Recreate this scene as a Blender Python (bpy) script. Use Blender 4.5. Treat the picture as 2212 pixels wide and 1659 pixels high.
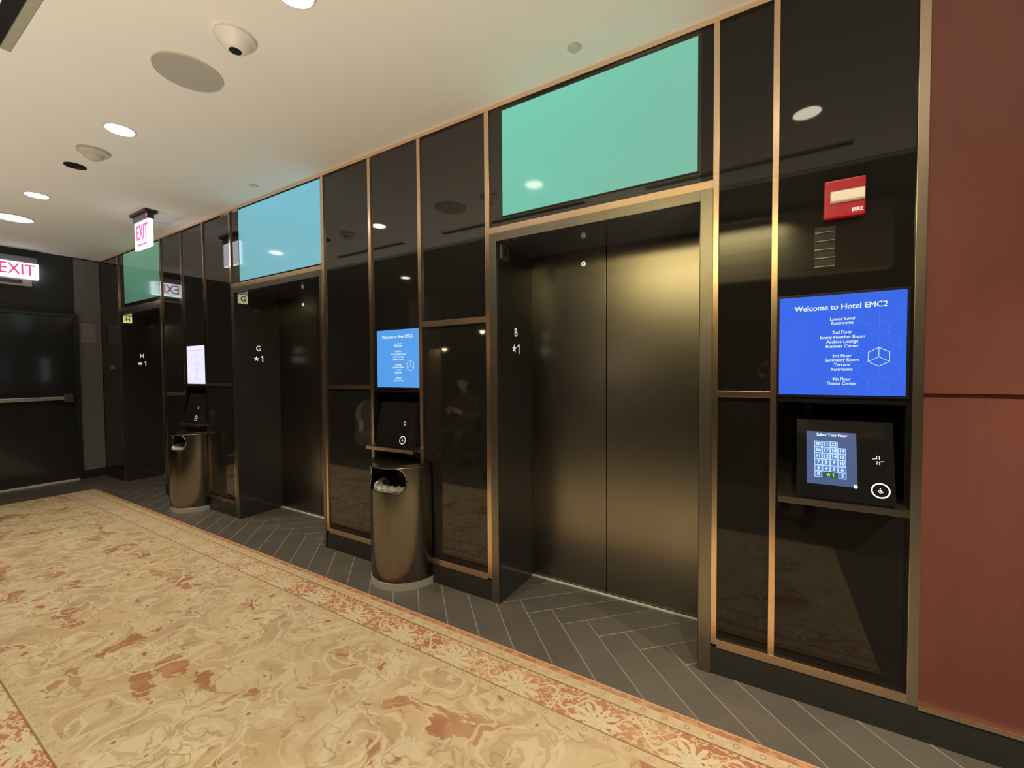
import bpy, bmesh, math, random
from mathutils import Vector, Matrix, Euler
PI = math.pi
C = bpy.context.scene.collection
for o in list(bpy.data.objects): bpy.data.objects.remove(o)

# ------------------------------------------------------------------ camera
sc = bpy.context.scene
cam_d = bpy.data.cameras.new('camera'); cam = bpy.data.objects.new('camera', cam_d); C.objects.link(cam)
cam_d.sensor_fit = 'HORIZONTAL'; cam_d.sensor_width = 36.0
cam_d.lens = 915.05 / 2212 * 36.0
cam_d.clip_start = 0.02; cam_d.clip_end = 60
yaw, pitch, roll = 0.5403, -0.0293, -0.0076
fw = Vector((-math.sin(yaw)*math.cos(pitch), math.cos(yaw)*math.cos(pitch), math.sin(pitch)))
rt = Vector((math.cos(yaw), math.sin(yaw), 0)); up = rt.cross(fw)
r2 = math.cos(roll)*rt + math.sin(roll)*up
u2 = -math.sin(roll)*rt + math.cos(roll)*up
M4 = Matrix(((r2.x, u2.x, -fw.x, 0), (r2.y, u2.y, -fw.y, -2.125), (r2.z, u2.z, -fw.z, 1.4), (0, 0, 0, 1)))
cam.matrix_world = M4
sc.camera = cam
H = 2.958          # ceiling height

# ------------------------------------------------------------------ world, exposure
w = bpy.data.worlds.new('world'); sc.world = w; w.use_nodes = True
bg = w.node_tree.nodes['Background']; bg.inputs[0].default_value = (1.0, 0.86, 0.7, 1); bg.inputs[1].default_value = 0.05
vs = sc.view_settings
sc.display_settings.display_device = 'sRGB'
vs.view_transform = 'Standard'; vs.look = 'None'; vs.gamma = 1; vs.exposure = 0.0
vs.use_curve_mapping = False

# ------------------------------------------------------------------ lights (each one sits in or on a lamp built below)
WARM = (1.0, 0.82, 0.58)
DOWN_X = [2.07, 0.2, -1.67, -3.54, -5.43]           # row of ceiling downlights, y = -1.05
DOWN_P = [430, 100, 92, 106, 112]
ADDED_FAR_DOWN = [(-5.3, -3.2), (-2.9, -3.7), (1.6, -4.6)]  # added lounge downlights, unseen, to brighten armchairs and floor
def spot(x, y, z, p, col=WARM, ang=118, blend=0.75, size=0.04):
    l = bpy.data.lights.new('downlight_lamp', 'SPOT'); l.energy = p; l.color = col
    l.spot_size = math.radians(ang); l.spot_blend = blend; l.shadow_soft_size = size
    o = bpy.data.objects.new('downlight_lamp', l); C.objects.link(o); o.location = (x, y, z)
    return o
def area(loc, rot, sx, sy, p, col=WARM, shape='RECTANGLE', spread=180):
    l = bpy.data.lights.new('strip_lamp', 'AREA'); l.energy = p; l.color = col; l.shape = shape
    l.size = sx; l.size_y = sy; l.spread = math.radians(spread)
    o = bpy.data.objects.new('strip_lamp', l); C.objects.link(o); o.location = loc; o.rotation_euler = rot
    return o
for x, p in zip(DOWN_X, DOWN_P): spot(x, -1.05, H-0.012, p, ang=118 if x < 1 else 112, blend=0.75 if x < 1 else 0.5)
for x, y in ADDED_FAR_DOWN: spot(x, y, H+0.045, 40, ang=90)
ADDED_UPLIGHTS = [(1.3, -2.45, 38), (-1.15, -2.40, 26), (-3.1, -2.40, 14), (-5.0, -2.40, 15), (-6.8, -2.35, 12)]   # added low floor cans along the lounge edge, only to brighten the ceiling
for x, y, p in ADDED_UPLIGHTS: area((x, y, 0.115), (PI, 0, 0), 0.11, 0.11, p, (1.0, 0.865, 0.68), 'DISK', spread=130)
# led strip washing the timber header across the lobby
area((-0.72, -2.96, 2.93), (math.radians(-25), 0, 0), 1.75, 0.04, 50, (1.0, 0.95, 0.70), spread=120)

# ------------------------------------------------------------------ material helpers
def srgb(r, g, b, a=1):
    f = lambda c: (c/255/12.92) if c/255 <= 0.04045 else ((c/255+0.055)/1.055)**2.4
    return (f(r), f(g), f(b), a)
def mat(name, col, rough=0.5, metal=0.0, emit=None, es=0.0, ior=1.5, coat=0.0, noise=0.0, nscale=20, bump=0.0, spec=0.5):
    m = bpy.data.materials.new(name); m.use_nodes = True; nt = m.node_tree; b = nt.nodes['Principled BSDF']
    b.inputs['Base Color'].default_value = col; b.inputs['Roughness'].default_value = rough
    b.inputs['Metallic'].default_value = metal; b.inputs['IOR'].default_value = ior
    b.inputs['Coat Weight'].default_value = coat; b.inputs['Coat Roughness'].default_value = 0.03
    b.inputs['Specular IOR Level'].default_value = spec
    if emit: b.inputs['Emission Color'].default_value = emit; b.inputs['Emission Strength'].default_value = es
    if noise or bump:
        tc = nt.nodes.new('ShaderNodeTexCoord'); n = nt.nodes.new('ShaderNodeTexNoise')
        n.inputs['Scale'].default_value = nscale; n.inputs['Detail'].default_value = 5
        nt.links.new(tc.outputs['Object'], n.inputs['Vector'])
        if noise:
            mx = nt.nodes.new('ShaderNodeMix'); mx.data_type = 'RGBA'
            mx.inputs[6].default_value = [c*(1-noise) for c in col[:3]]+[1]; mx.inputs[7].default_value = [min(1, c*(1+noise)) for c in col[:3]]+[1]
            nt.links.new(n.outputs['Fac'], mx.inputs[0]); nt.links.new(mx.outputs[2], b.inputs['Base Color'])
        if bump:
            bp = nt.nodes.new('ShaderNodeBump'); bp.inputs['Strength'].default_value = bump; bp.inputs['Distance'].default_value = 0.002
            nt.links.new(n.outputs['Fac'], bp.inputs['Height']); nt.links.new(bp.outputs['Normal'], b.inputs['Normal'])
    return m
class G:
    """tiny node-expression helper"""
    def __init__(s, name):
        s.m = bpy.data.materials.new(name); s.m.use_nodes = True; s.nt = s.m.node_tree; s.b = s.nt.nodes['Principled BSDF']
    def inp(s, sock, v):
        if isinstance(v, (int, float)): sock.default_value = v
        elif isinstance(v, tuple): sock.default_value = v
        else: s.nt.links.new(v, sock)
    def f(s, op, *a, clamp=False):
        n = s.nt.nodes.new('ShaderNodeMath'); n.operation = op; n.use_clamp = clamp
        for i, v in enumerate(a): s.inp(n.inputs[i], v)
        return n.outputs[0]
    def add(s, a, b): return s.f('ADD', a, b)
    def sub(s, a, b): return s.f('SUBTRACT', a, b)
    def mul(s, a, b): return s.f('MULTIPLY', a, b)
    def lt(s, a, b): return s.f('LESS_THAN', a, b)
    def gt(s, a, b): return s.f('GREATER_THAN', a, b)
    def mn(s, a, b): return s.f('MINIMUM', a, b)
    def mx(s, a, b): return s.f('MAXIMUM', a, b)
    def mix(s, fac, a, b):
        n = s.nt.nodes.new('ShaderNodeMix'); n.data_type = 'RGBA'
        s.inp(n.inputs[0], fac); s.inp(n.inputs[6], a); s.inp(n.inputs[7], b); return n.outputs[2]
    def pos(s):
        t = s.nt.nodes.new('ShaderNodeTexCoord'); q = s.nt.nodes.new('ShaderNodeSeparateXYZ')
        s.nt.links.new(t.outputs['Object'], q.inputs[0]); return q.outputs[0], q.outputs[1], q.outputs[2]
    def vec(s, x, y, z=0.0):
        n = s.nt.nodes.new('ShaderNodeCombineXYZ')
        for i, v in enumerate((x, y, z)): s.inp(n.inputs[i], v)
        return n.outputs[0]
    def noise(s, v, sc_, det=4, rough=0.5, dist=0.0):
        n = s.nt.nodes.new('ShaderNodeTexNoise'); s.inp(n.inputs['Vector'], v); n.inputs['Scale'].default_value = sc_
        n.inputs['Detail'].default_value = det; n.inputs['Roughness'].default_value = rough; n.inputs['Distortion'].default_value = dist
        return n.outputs['Fac']
    def step(s, v, a, b):
        n = s.nt.nodes.new('ShaderNodeMapRange'); n.interpolation_type = 'SMOOTHSTEP'; s.inp(n.inputs[0], v)
        n.inputs[1].default_value = a; n.inputs[2].default_value = b; return n.outputs[0]

# ------------------------------------------------------------------ materials
M = {}
M['ceiling'] = mat('ceiling_paint', (0.80, 0.78, 0.74, 1), 0.9, noise=0.02, nscale=3, bump=0.05)
M['dark_ceiling'] = mat('dark_ceiling_paint', (0.05, 0.045, 0.04, 1), 0.8, noise=0.1)
M['black_glass'] = mat('black_glass', (0.014, 0.0135, 0.013, 1), 0.035, ior=1.75, noise=0.08, nscale=2)
M['kiosk_glass'] = mat('kiosk_glass', (0.012, 0.012, 0.013, 1), 0.06, ior=1.30, noise=0.05)
M['black_glass_dull'] = mat('black_glass_low_glare', (0.013, 0.0125, 0.012, 1), 0.035, ior=1.43, noise=0.08, nscale=2)
M['black_lacquer'] = mat('black_lacquer', (0.040, 0.042, 0.046, 1), 0.10, ior=1.5, noise=0.08, nscale=3)
M['black_matte'] = mat('black_matte', (0.035, 0.036, 0.038, 1), 0.6, noise=0.1)
M['base_black'] = mat('black_skirting', (0.032, 0.034, 0.033, 1), 0.35, noise=0.15)
M['gold'] = mat('rose_gold_metal', (0.93, 0.70, 0.50, 1), 0.24, 1.0, noise=0.06, nscale=8)
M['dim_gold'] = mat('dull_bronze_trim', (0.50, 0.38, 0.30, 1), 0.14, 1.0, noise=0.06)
M['post'] = mat('champagne_metal', (0.62, 0.53, 0.42, 1), 0.30, 1.0, noise=0.06)
M['frame_steel'] = mat('dark_bronze_steel', (0.29, 0.27, 0.24, 1), 0.34, 1.0, noise=0.08, nscale=12)
M['chrome'] = mat('polished_steel', (0.72, 0.70, 0.66, 1), 0.12, 1.0, noise=0.04)
M['sill'] = mat('sill_metal', (0.85, 0.82, 0.76, 1), 0.3, 1.0, noise=0.05)
M['nosing'] = mat('pale_aluminium_nosing', (0.86, 0.85, 0.80, 1), 0.55, noise=0.03)
M['plastic_white'] = mat('white_plastic', (0.72, 0.70, 0.66, 1), 0.45, noise=0.02)
M['plastic_cream'] = mat('cream_plastic', (0.55, 0.50, 0.43, 1), 0.5, noise=0.03)
M['plastic_grey'] = mat('grey_plastic', (0.30, 0.29, 0.33, 1), 0.5, noise=0.03)
M['plastic_black'] = mat('black_plastic', (0.015, 0.015, 0.018, 1), 0.3, noise=0.05)
M['grille'] = mat('speaker_cloth', (0.40, 0.385, 0.36, 1), 0.8, noise=0.12, nscale=260, bump=0.3)
M['red_plastic'] = mat('red_plastic', (0.50, 0.015, 0.03, 1), 0.35, noise=0.05)
M['lens'] = mat('clear_lens', (0.85, 0.75, 0.6, 1), 0.15, emit=(1, 0.8, 0.6, 1), es=0.25, noise=0.1, nscale=60, bump=0.6)
M['dark_window'] = mat('smoked_lens', (0.10, 0.10, 0.13, 1), 0.2, noise=0.1)
M['white_print'] = mat('white_print', (0.8, 0.8, 0.78, 1), 0.5, emit=(1, 1, 0.97, 1), es=0.55)
M['dark_print'] = mat('dark_print', (0.03, 0.03, 0.02, 1), 0.5)
M['lamp_face'] = mat('lamp_face', (1, 0.95, 0.85, 1), 0.5, emit=(1, 0.90, 0.70, 1), es=16)
M['bulb'] = mat('bulb_glow', (1, 0.9, 0.7, 1), 0.5, emit=(1, 0.72, 0.40, 1), es=22)
M['shade_glow'] = mat('linen_shade_glow', (0.8, 0.65, 0.5, 1), 0.8, emit=(1, 0.72, 0.50, 1), es=3.0)
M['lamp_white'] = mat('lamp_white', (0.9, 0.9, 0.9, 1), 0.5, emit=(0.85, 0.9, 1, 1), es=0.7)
M['upholstery_grey'] = mat('grey_leather', (0.42, 0.40, 0.37, 1), 0.45, noise=0.12, nscale=14, bump=0.2)
M['upholstery_dark'] = mat('dark_leather', (0.06, 0.05, 0.045, 1), 0.4, noise=0.15, nscale=14, bump=0.2)
M['yellow_fabric'] = mat('yellow_fabric', (0.65, 0.47, 0.03, 1), 0.7, noise=0.2, nscale=30)
M['red_led'] = mat('red_led', (1, 0.1, 0.1, 1), 0.4, emit=(1, 0.12, 0.1, 1), es=6)

def emis(name, col, st, rough=0.12, coat=True):
    m = mat(name, (0.02, 0.02, 0.02, 1), rough, emit=col, es=st, noise=0.05); return m
M['scr_blue'] = emis('directory_screen_blue', srgb(52, 104, 238), 0.95)
M['scr_cyan'] = emis('directory_screen_bright_blue', srgb(84, 160, 240), 0.95)
M['scr_pale'] = emis('directory_screen_pale', (0.86, 0.84, 1.0, 1), 1.0)
M['scr_text'] = emis('screen_lettering', srgb(215, 235, 248), 1.05)
M['scr_textp'] = emis('screen_lettering_pale', (0.70, 0.68, 1.0, 1), 0.9)
M['scr_line'] = emis('screen_linework', srgb(78, 128, 246), 0.98)
M['scr_linec'] = emis('screen_linework_bright', srgb(100, 180, 246), 0.95)
M['touch'] = emis('touchscreen_blue', srgb(72, 92, 136), 1.0)
M['key'] = emis('touch_key_outline', srgb(200, 222, 250), 1.3)
M['key_in'] = emis('touch_key_face', srgb(80, 130, 205), 1.0)
M['key_green'] = emis('touch_key_green', srgb(40, 90, 60), 1.0)
M['green_text'] = emis('green_lettering', srgb(150, 230, 150), 1.1)
M['led_green'] = emis('green_white_led', srgb(180, 255, 220), 2.5)
M['exit_white'] = emis('exit_sign_face', (0.84, 0.92, 1.0, 1), 2.6)
M['exit_soft'] = emis('exit_sign_face_soft', (0.86, 0.90, 1.0, 1), 1.15)
M['exit_red'] = emis('exit_sign_letters', (0.90, 0.07, 0.22, 1), 1.0)
M['exit_pink'] = emis('exit_sign_letters_pink', (0.88, 0.14, 0.50, 1), 1.0)
M['exit_glow'] = emis('exit_sign_edge', (0.80, 0.88, 1.0, 1), 5.0)
M['exit_back'] = emis('exit_sign_back', (0.8, 0.8, 0.85, 1), 2.5)
M['lantern'] = emis('lantern_face', srgb(176, 178, 140), 0.8)
M['lantern_y'] = emis('lantern_face_yellow', srgb(215, 215, 130), 0.9)
M['lantern_dim'] = mat('lantern_face_unlit', (0.13, 0.12, 0.11, 1), 0.3, noise=0.1)

def backlit(name, c1, c2, c3, st):
    g = G(name); x, y, z = g.pos()
    n = g.noise(g.vec(x, y, z), 0.9, 2)
    t = g.step(g.add(g.mul(z, 0.9), g.mul(g.sub(n, 0.5), 0.8)), -0.35, 0.35)
    c = g.mix(t, c2, c1)
    t2 = g.step(g.add(g.mul(x, 0.9), g.mul(g.sub(n, 0.5), 0.5)), -0.55, 0.55)
    c = g.mix(g.mul(t2, 0.55), c, c3)
    g.inp(g.b.inputs['Emission Color'], c); g.b.inputs['Emission Strength'].default_value = st
    g.b.inputs['Base Color'].default_value = (0.03, 0.04, 0.04, 1); g.b.inputs['Roughness'].default_value = 0.08
    return g.m
M['glass_teal'] = backlit('backlit_glass_teal', srgb(112, 206, 178), srgb(104, 190, 168), srgb(118, 180, 158), 0.95)
M['glass_blue'] = backlit('backlit_glass_blue', srgb(112, 186, 204), srgb(110, 172, 180), srgb(112, 190, 210), 0.95)
M['glass_green'] = backlit('backlit_glass_green', srgb(104, 160, 130), srgb(72, 116, 98), srgb(96, 150, 124), 0.8)

def brushed(name, col, rough, horiz=False):
    g = G(name); x, y, z = g.pos()
    v = g.vec(g.mul(x, 2.0), y, g.mul(z, 140.0)) if horiz else g.vec(g.mul(x, 160.0), g.mul(y, 160.0), g.mul(z, 1.2))
    n = g.noise(v, 1.0, 3)
    n2 = g.noise(g.vec(x, y, z), 1.6, 2)
    g.inp(g.b.inputs['Base Color'], g.mix(g.add(g.mul(n, 0.5), g.mul(n2, 0.5)), tuple(c*0.985 for c in col[:3])+(1,), tuple(c*1.015 for c in col[:3])+(1,)))
    g.inp(g.b.inputs['Roughness'], g.add(rough-0.005, g.mul(n, 0.01)))
    g.b.inputs['Metallic'].default_value = 1.0
    return g.m
M['door_steel'] = brushed('elevator_door_steel', (0.31, 0.295, 0.265), 0.27)
M['bin_steel'] = brushed('bin_steel', (0.20, 0.192, 0.175), 0.20)
M['band'] = mat('bright_base_band', (0.80, 0.78, 0.72, 1), 0.30, 0.45, noise=0.05)

def redwood():
    g = G('red_brown_panel'); x, y, z = g.pos()
    n = g.noise(g.vec(g.mul(x, 3.0), y, g.mul(z, 0.8)), 2.2, 5, 0.6)
    n2 = g.noise(g.vec(g.mul(x, 90.0), y, g.mul(z, 3.0)), 1.0, 3)
    c = g.mix(g.add(g.mul(n, 0.7), g.mul(n2, 0.3)), srgb(104, 62, 57), srgb(134, 83, 76))
    g.inp(g.b.inputs['Base Color'], c); g.b.inputs['Roughness'].default_value = 0.34
    return g.m
M['redwood'] = redwood()
def headerwood():
    g = G('timber_header'); x, y, z = g.pos()
    ln = g.step(g.f('PINGPONG', z, 0.06), 0.0, 0.004)
    n = g.noise(g.vec(g.mul(x, 1.5), y, g.mul(z, 30.0)), 1.5, 4)
    c = g.mix(n, srgb(186, 168, 122), srgb(208, 194, 150))
    g.inp(g.b.inputs['Base Color'], g.mix(g.sub(1.0, g.mul(ln, 1.0)), c, srgb(120, 96, 56))); g.b.inputs['Roughness'].default_value = 0.6
    return g.m
M['header'] = headerwood()

def floor_mat():
    """dark wood-look planks laid herringbone at 45 degrees, pale grout"""
    g = G('dark_herringbone_tile'); x, y, z = g.pos(); P = 0.2145
    u = g.f('DIVIDE', g.add(g.add(x, y), 1.19), P)
    v = g.f('DIVIDE', g.sub(g.sub(y, x), 1.375), P)
    fi = g.f('FLOOR', u); fj = g.f('FLOOR', v); fu = g.sub(u, fi); fv = g.sub(v, fj)
    k = g.f('FLOORED_MODULO', g.add(g.add(fi, fj), 1.0), 8.0)
    hz = g.lt(k, 3.5)
    eq = lambda n: g.mul(g.gt(k, n-0.5), g.lt(k, n+0.5))
    du = g.mn(g.add(fu, g.sub(1.0, eq(0))), g.add(g.sub(1.0, fu), g.sub(1.0, eq(3))))
    dvh = g.mn(fv, g.sub(1.0, fv))
    dh = g.mn(du, dvh)
    dv = g.mn(g.add(g.sub(1.0, fv), g.sub(1.0, eq(7))), g.add(fv, g.sub(1.0, eq(4))))
    dvv = g.mn(g.mn(fu, g.sub(1.0, fu)), dv)
    d = g.add(g.mul(hz, dh), g.mul(g.sub(1.0, hz), dvv))
    gr = g.sub(1.0, g.step(d, 0.010, 0.022))
    # plank id
    ia = g.sub(fi, g.mul(hz, k)); ja = g.add(fj, g.mul(g.sub(1.0, hz), g.sub(k, 4.0)))
    wn = g.nt.nodes.new('ShaderNodeTexWhiteNoise'); wn.noise_dimensions = '3D'; g.inp(wn.inputs['Vector'], g.vec(ia, ja, hz))
    gu = g.add(g.mul(hz, g.mul(u, 0.4)), g.mul(g.sub(1.0, hz), g.mul(u, 9.0)))
    gv = g.add(g.mul(hz, g.mul(v, 9.0)), g.mul(g.sub(1.0, hz), g.mul(v, 0.4)))
    gn = g.noise(g.vec(gu, gv, wn.outputs[0]), 1.0, 5, 0.6)
    base = g.mix(g.add(g.mul(wn.outputs[0], 0.35), g.mul(gn, 0.65)), (0.085, 0.080, 0.074, 1), (0.150, 0.140, 0.126, 1))
    c = g.mix(g.mul(gr, 0.85), base, (0.34, 0.32, 0.29, 1))
    g.inp(g.b.inputs['Base Color'], c)
    g.inp(g.b.inputs['Roughness'], g.add(0.27, g.add(g.mul(gn, 0.12), g.mul(gr, 0.3))))
    bp = g.nt.nodes.new('ShaderNodeBump'); bp.inputs['Strength'].default_value = 0.2; bp.inputs['Distance'].default_value = 0.002
    g.inp(bp.inputs['Height'], g.sub(gn, gr)); g.inp(g.b.inputs['Normal'], bp.outputs[0])
    return g.m
M['floor'] = floor_mat()

def carpet_mat():
    """worn oriental runner: scrolled cream-and-rust field, palmette border each side (object y = 0 on the centre line)"""
    g = G('oriental_runner'); x, y, z = g.pos(); HW = 0.805
    wob = g.noise(g.vec(x, y, 0.0), 9.0, 3)
    e = g.sub(HW, g.f('ABSOLUTE', y))                   # distance in from the edge
    cream = srgb(212, 192, 148); tan = srgb(190, 160, 116); rust = srgb(170, 98, 36); oran = srgb(190, 104, 28)
    dark = srgb(120, 84, 52); pale = srgb(222, 208, 170); gold = srgb(206, 172, 108); rose = srgb(186, 130, 78)
    # --- field
    dx = g.add(x, g.mul(g.sub(g.noise(g.vec(x, y, 3.0), 5.0, 3), 0.5), 0.22))
    dy = g.add(y, g.mul(g.sub(g.noise(g.vec(x, y, 7.0), 5.0, 3), 0.5), 0.22))
    pv = g.vec(dx, dy, 0.0)
    big = g.noise(pv, 1.7, 3)
    mid = g.noise(pv, 4.6, 4, 0.6)
    ton = g.mix(g.step(mid, 0.40, 0.56), tan, cream)
    ton = g.mix(g.mul(g.step(big, 0.50, 0.62), 0.55), ton, gold)
    def voro(vec, scale, rnd=0.9):
        n = g.nt.nodes.new('ShaderNodeTexVoronoi'); n.voronoi_dimensions = '2D'; g.inp(n.inputs['Vector'], vec); n.inputs['Scale'].default_value = scale
        n.inputs['Randomness'].default_value = rnd
        q = g.nt.nodes.new('ShaderNodeSeparateXYZ'); g.nt.links.new(n.outputs['Position'], q.inputs[0])
        return n.outputs['Distance'], q.outputs[0], q.outputs[1], n.outputs['Color']
    def flower(vx, vy, scale, pet, r0, amp, rnd=0.9):
        D, cx, cy, col = voro(g.vec(vx, vy, 0.0), scale, rnd)
        ax = g.sub(vx, cx); ay = g.sub(vy, cy)
        r = g.f('SQRT', g.add(g.mul(ax, ax), g.mul(ay, ay)))
        a = g.f('ARCTAN2', ay, ax)
        lob = g.add(r0, g.mul(g.f('COSINE', g.mul(a, float(pet))), amp))
        return r, a, lob, col
    # rust patches with leaf-like rims
    patch = g.step(g.noise(g.vec(g.mul(dx, 0.9), g.mul(dy, 1.6), 11.0), 3.1, 4, 0.55), 0.585, 0.60)
    fld = g.mix(patch, ton, g.mix(g.step(mid, 0.45, 0.6), rust, rose))
    patch2 = g.step(g.noise(g.vec(dx, dy, 23.0), 4.3, 3, 0.55), 0.60, 0.615)
    fld = g.mix(g.mul(patch2, 0.75), fld, pale)
    # spiral scrolls around scattered centres
    r, a, lob, _ = flower(dx, dy, 2.3, 1, 0.0, 0.0)
    sp = g.f('SINE', g.add(a, g.mul(r, 62.0)))
    fld = g.mix(g.mul(g.mul(g.step(sp, 0.72, 0.88), g.lt(r, 0.20)), 0.7), fld, tan)
    fld = g.mix(g.mul(g.mul(g.sub(1.0, g.step(sp, -0.92, -0.78)), g.lt(r, 0.20)), 0.8), fld, pale)
    # large palmettes
    r, a, lob, _ = flower(g.add(dx, 0.17), g.add(dy, 0.08), 1.9, 7, 0.085, 0.022)
    inside = g.lt(r, lob); rim = g.mul(g.lt(r, g.add(lob, 0.010)), g.sub(1.0, inside))
    fld = g.mix(g.mul(inside, 0.75), fld, pale); fld = g.mix(g.mul(rim, 0.75), fld, tan)
    fld = g.mix(g.mul(g.lt(r, g.mul(lob, 0.55)), 0.7), fld, gold); fld = g.mix(g.lt(r, 0.016), fld, rust)
    # small blossoms
    r, a, lob, _ = flower(g.add(x, 0.4), g.add(y, 0.31), 3.1, 5, 0.030, 0.010)
    fld = g.mix(g.mul(g.lt(r, g.add(lob, 0.006)), 0.6), fld, tan)
    fld = g.mix(g.mul(g.lt(r, lob), 0.6), fld, pale); fld = g.mix(g.lt(r, 0.008), fld, rust)
    # thin curling stems
    st = g.f('ABSOLUTE', g.sub(g.noise(pv, 3.4, 2, 0.5), 0.5))
    fld = g.mix(g.mul(g.sub(1.0, g.step(st, 0.004, 0.012)), 0.75), fld, pale)
    st = g.f('ABSOLUTE', g.sub(g.noise(g.vec(dx, dy, 5.0), 5.4, 2, 0.5), 0.5))
    fld = g.mix(g.mul(g.sub(1.0, g.step(st, 0.003, 0.010)), 0.6), fld, srgb(160, 126, 84))
    # --- border ground 0.09 .. 0.245 from the edge
    bx = g.add(x, g.mul(g.sub(wob, 0.5), 0.03)); by = g.add(e, g.mul(g.sub(wob, 0.5), 0.02))
    sec = g.step(g.noise(g.vec(x, 0.0, 0.0), 1.1, 1), 0.42, 0.52)
    brd = g.mix(sec, srgb(204, 152, 76), oran)
    faded = g.step(g.add(x, g.mul(g.sub(g.noise(g.vec(x, y, 4.0), 1.3, 2), 0.5), 1.2)), 1.0, -1.2)
    brd = g.mix(g.mul(g.step(g.noise(g.vec(bx, by, 1.0), 15.0, 3), 0.52, 0.60), 0.5), brd, srgb(160, 84, 30))
    L = 0.36
    fx = g.sub(g.f('FLOORED_MODULO', bx, L), L/2); fy = g.sub(by, 0.205)
    rr = g.f('SQRT', g.add(g.mul(fx, fx), g.mul(g.mul(fy, fy), 1.6))); aa = g.f('ARCTAN2', fy, fx)
    fan = g.mul(g.lt(rr, g.add(0.085, g.mul(g.f('COSINE', g.mul(aa, 11.0)), 0.022))), g.gt(g.f('COSINE', g.mul(aa, 11.0)), -0.35))
    brd = g.mix(g.mul(fan, 0.95), brd, pale); brd = g.mix(g.lt(rr, 0.045), brd, srgb(212, 200, 158))
    fx2 = g.sub(g.f('FLOORED_MODULO', g.add(bx, L/2), L), L/2)
    sc1 = g.f('ABSOLUTE', g.sub(g.sub(by, 0.165), g.mul(g.f('SINE', g.mul(bx, 2*PI/L*2)), 0.045)))
    brd = g.mix(g.mul(g.lt(sc1, 0.0075), 0.85), brd, pale)
    leaf = g.step(g.f('ABSOLUTE', g.sub(g.noise(g.vec(bx, g.mul(by, 1.4), 9.0), 22.0, 2, 0.5), 0.5)), 0.03, 0.05)
    brd = g.mix(g.mul(g.sub(1.0, leaf), 0.75), brd, pale)
    r, a, lob, _ = flower(bx, by, 9.0, 6, 0.018, 0.006)
    brd = g.mix(g.mul(g.lt(r, lob), 0.9), brd, pale); brd = g.mix(g.lt(r, 0.005), brd, rust)
    # --- guard bands
    def dots(y0, colr):
        qx = g.sub(g.f('FLOORED_MODULO', x, 0.085), 0.0425); qy = g.sub(e, y0)
        q = g.f('SQRT', g.add(g.mul(qx, qx), g.mul(qy, qy)))
        return g.mul(g.lt(q, 0.012), g.gt(q, 0.007))
    gnn = g.step(g.noise(g.vec(x, y, 2.0), 24.0, 3), 0.45, 0.55)
    guard = g.mix(g.mul(gnn, 0.5), cream, srgb(198, 166, 110))
    guard = g.mix(g.mul(dots(0.055, 0), 0.45), guard, dark); guard = g.mix(g.mul(dots(0.265, 0), 0.35), guard, dark)
    outer = g.mix(gnn, srgb(176, 106, 58), srgb(206, 140, 78))
    brd = g.mix(g.mul(faded, 0.62), brd, srgb(214, 196, 158))
    c = g.mix(g.lt(e, 0.29), fld, guard)
    c = g.mix(g.mul(g.lt(e, 0.245), g.gt(e, 0.085)), c, brd)
    c = g.mix(g.lt(e, 0.035), c, outer)
    for ln in (0.087, 0.245): c = g.mix(g.mul(g.lt(g.f('ABSOLUTE', g.sub(e, ln)), 0.0035), 0.75), c, dark)
    c = g.mix(g.lt(e, 0.008), c, srgb(214, 150, 92))
    # wear and pile
    fine = g.noise(g.vec(x, y, 0.0), 190.0, 2)
    wear = g.noise(g.vec(x, y, 5.0), 2.2, 4)
    c = g.mix(g.mul(g.step(wear, 0.45, 0.7), 0.30), c, srgb(204, 182, 140))
    c = g.mix(g.mul(fine, 0.22), c, srgb(150, 120, 86))
    hsv = g.nt.nodes.new('ShaderNodeHueSaturation'); hsv.inputs['Value'].default_value = 1.0; hsv.inputs['Saturation'].default_value = 0.78
    g.inp(hsv.inputs['Color'], c)
    g.inp(g.b.inputs['Base Color'], hsv.outputs[0]); g.b.inputs['Roughness'].default_value = 0.95
    g.b.inputs['Specular IOR Level'].default_value = 0.1
    bp = g.nt.nodes.new('ShaderNodeBump'); bp.inputs['Strength'].default_value = 0.5; bp.inputs['Distance'].default_value = 0.003
    g.inp(bp.inputs['Height'], g.add(fine, mid)); g.inp(g.b.inputs['Normal'], bp.outputs[0])
    return g.m
M['carpet'] = carpet_mat()

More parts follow.
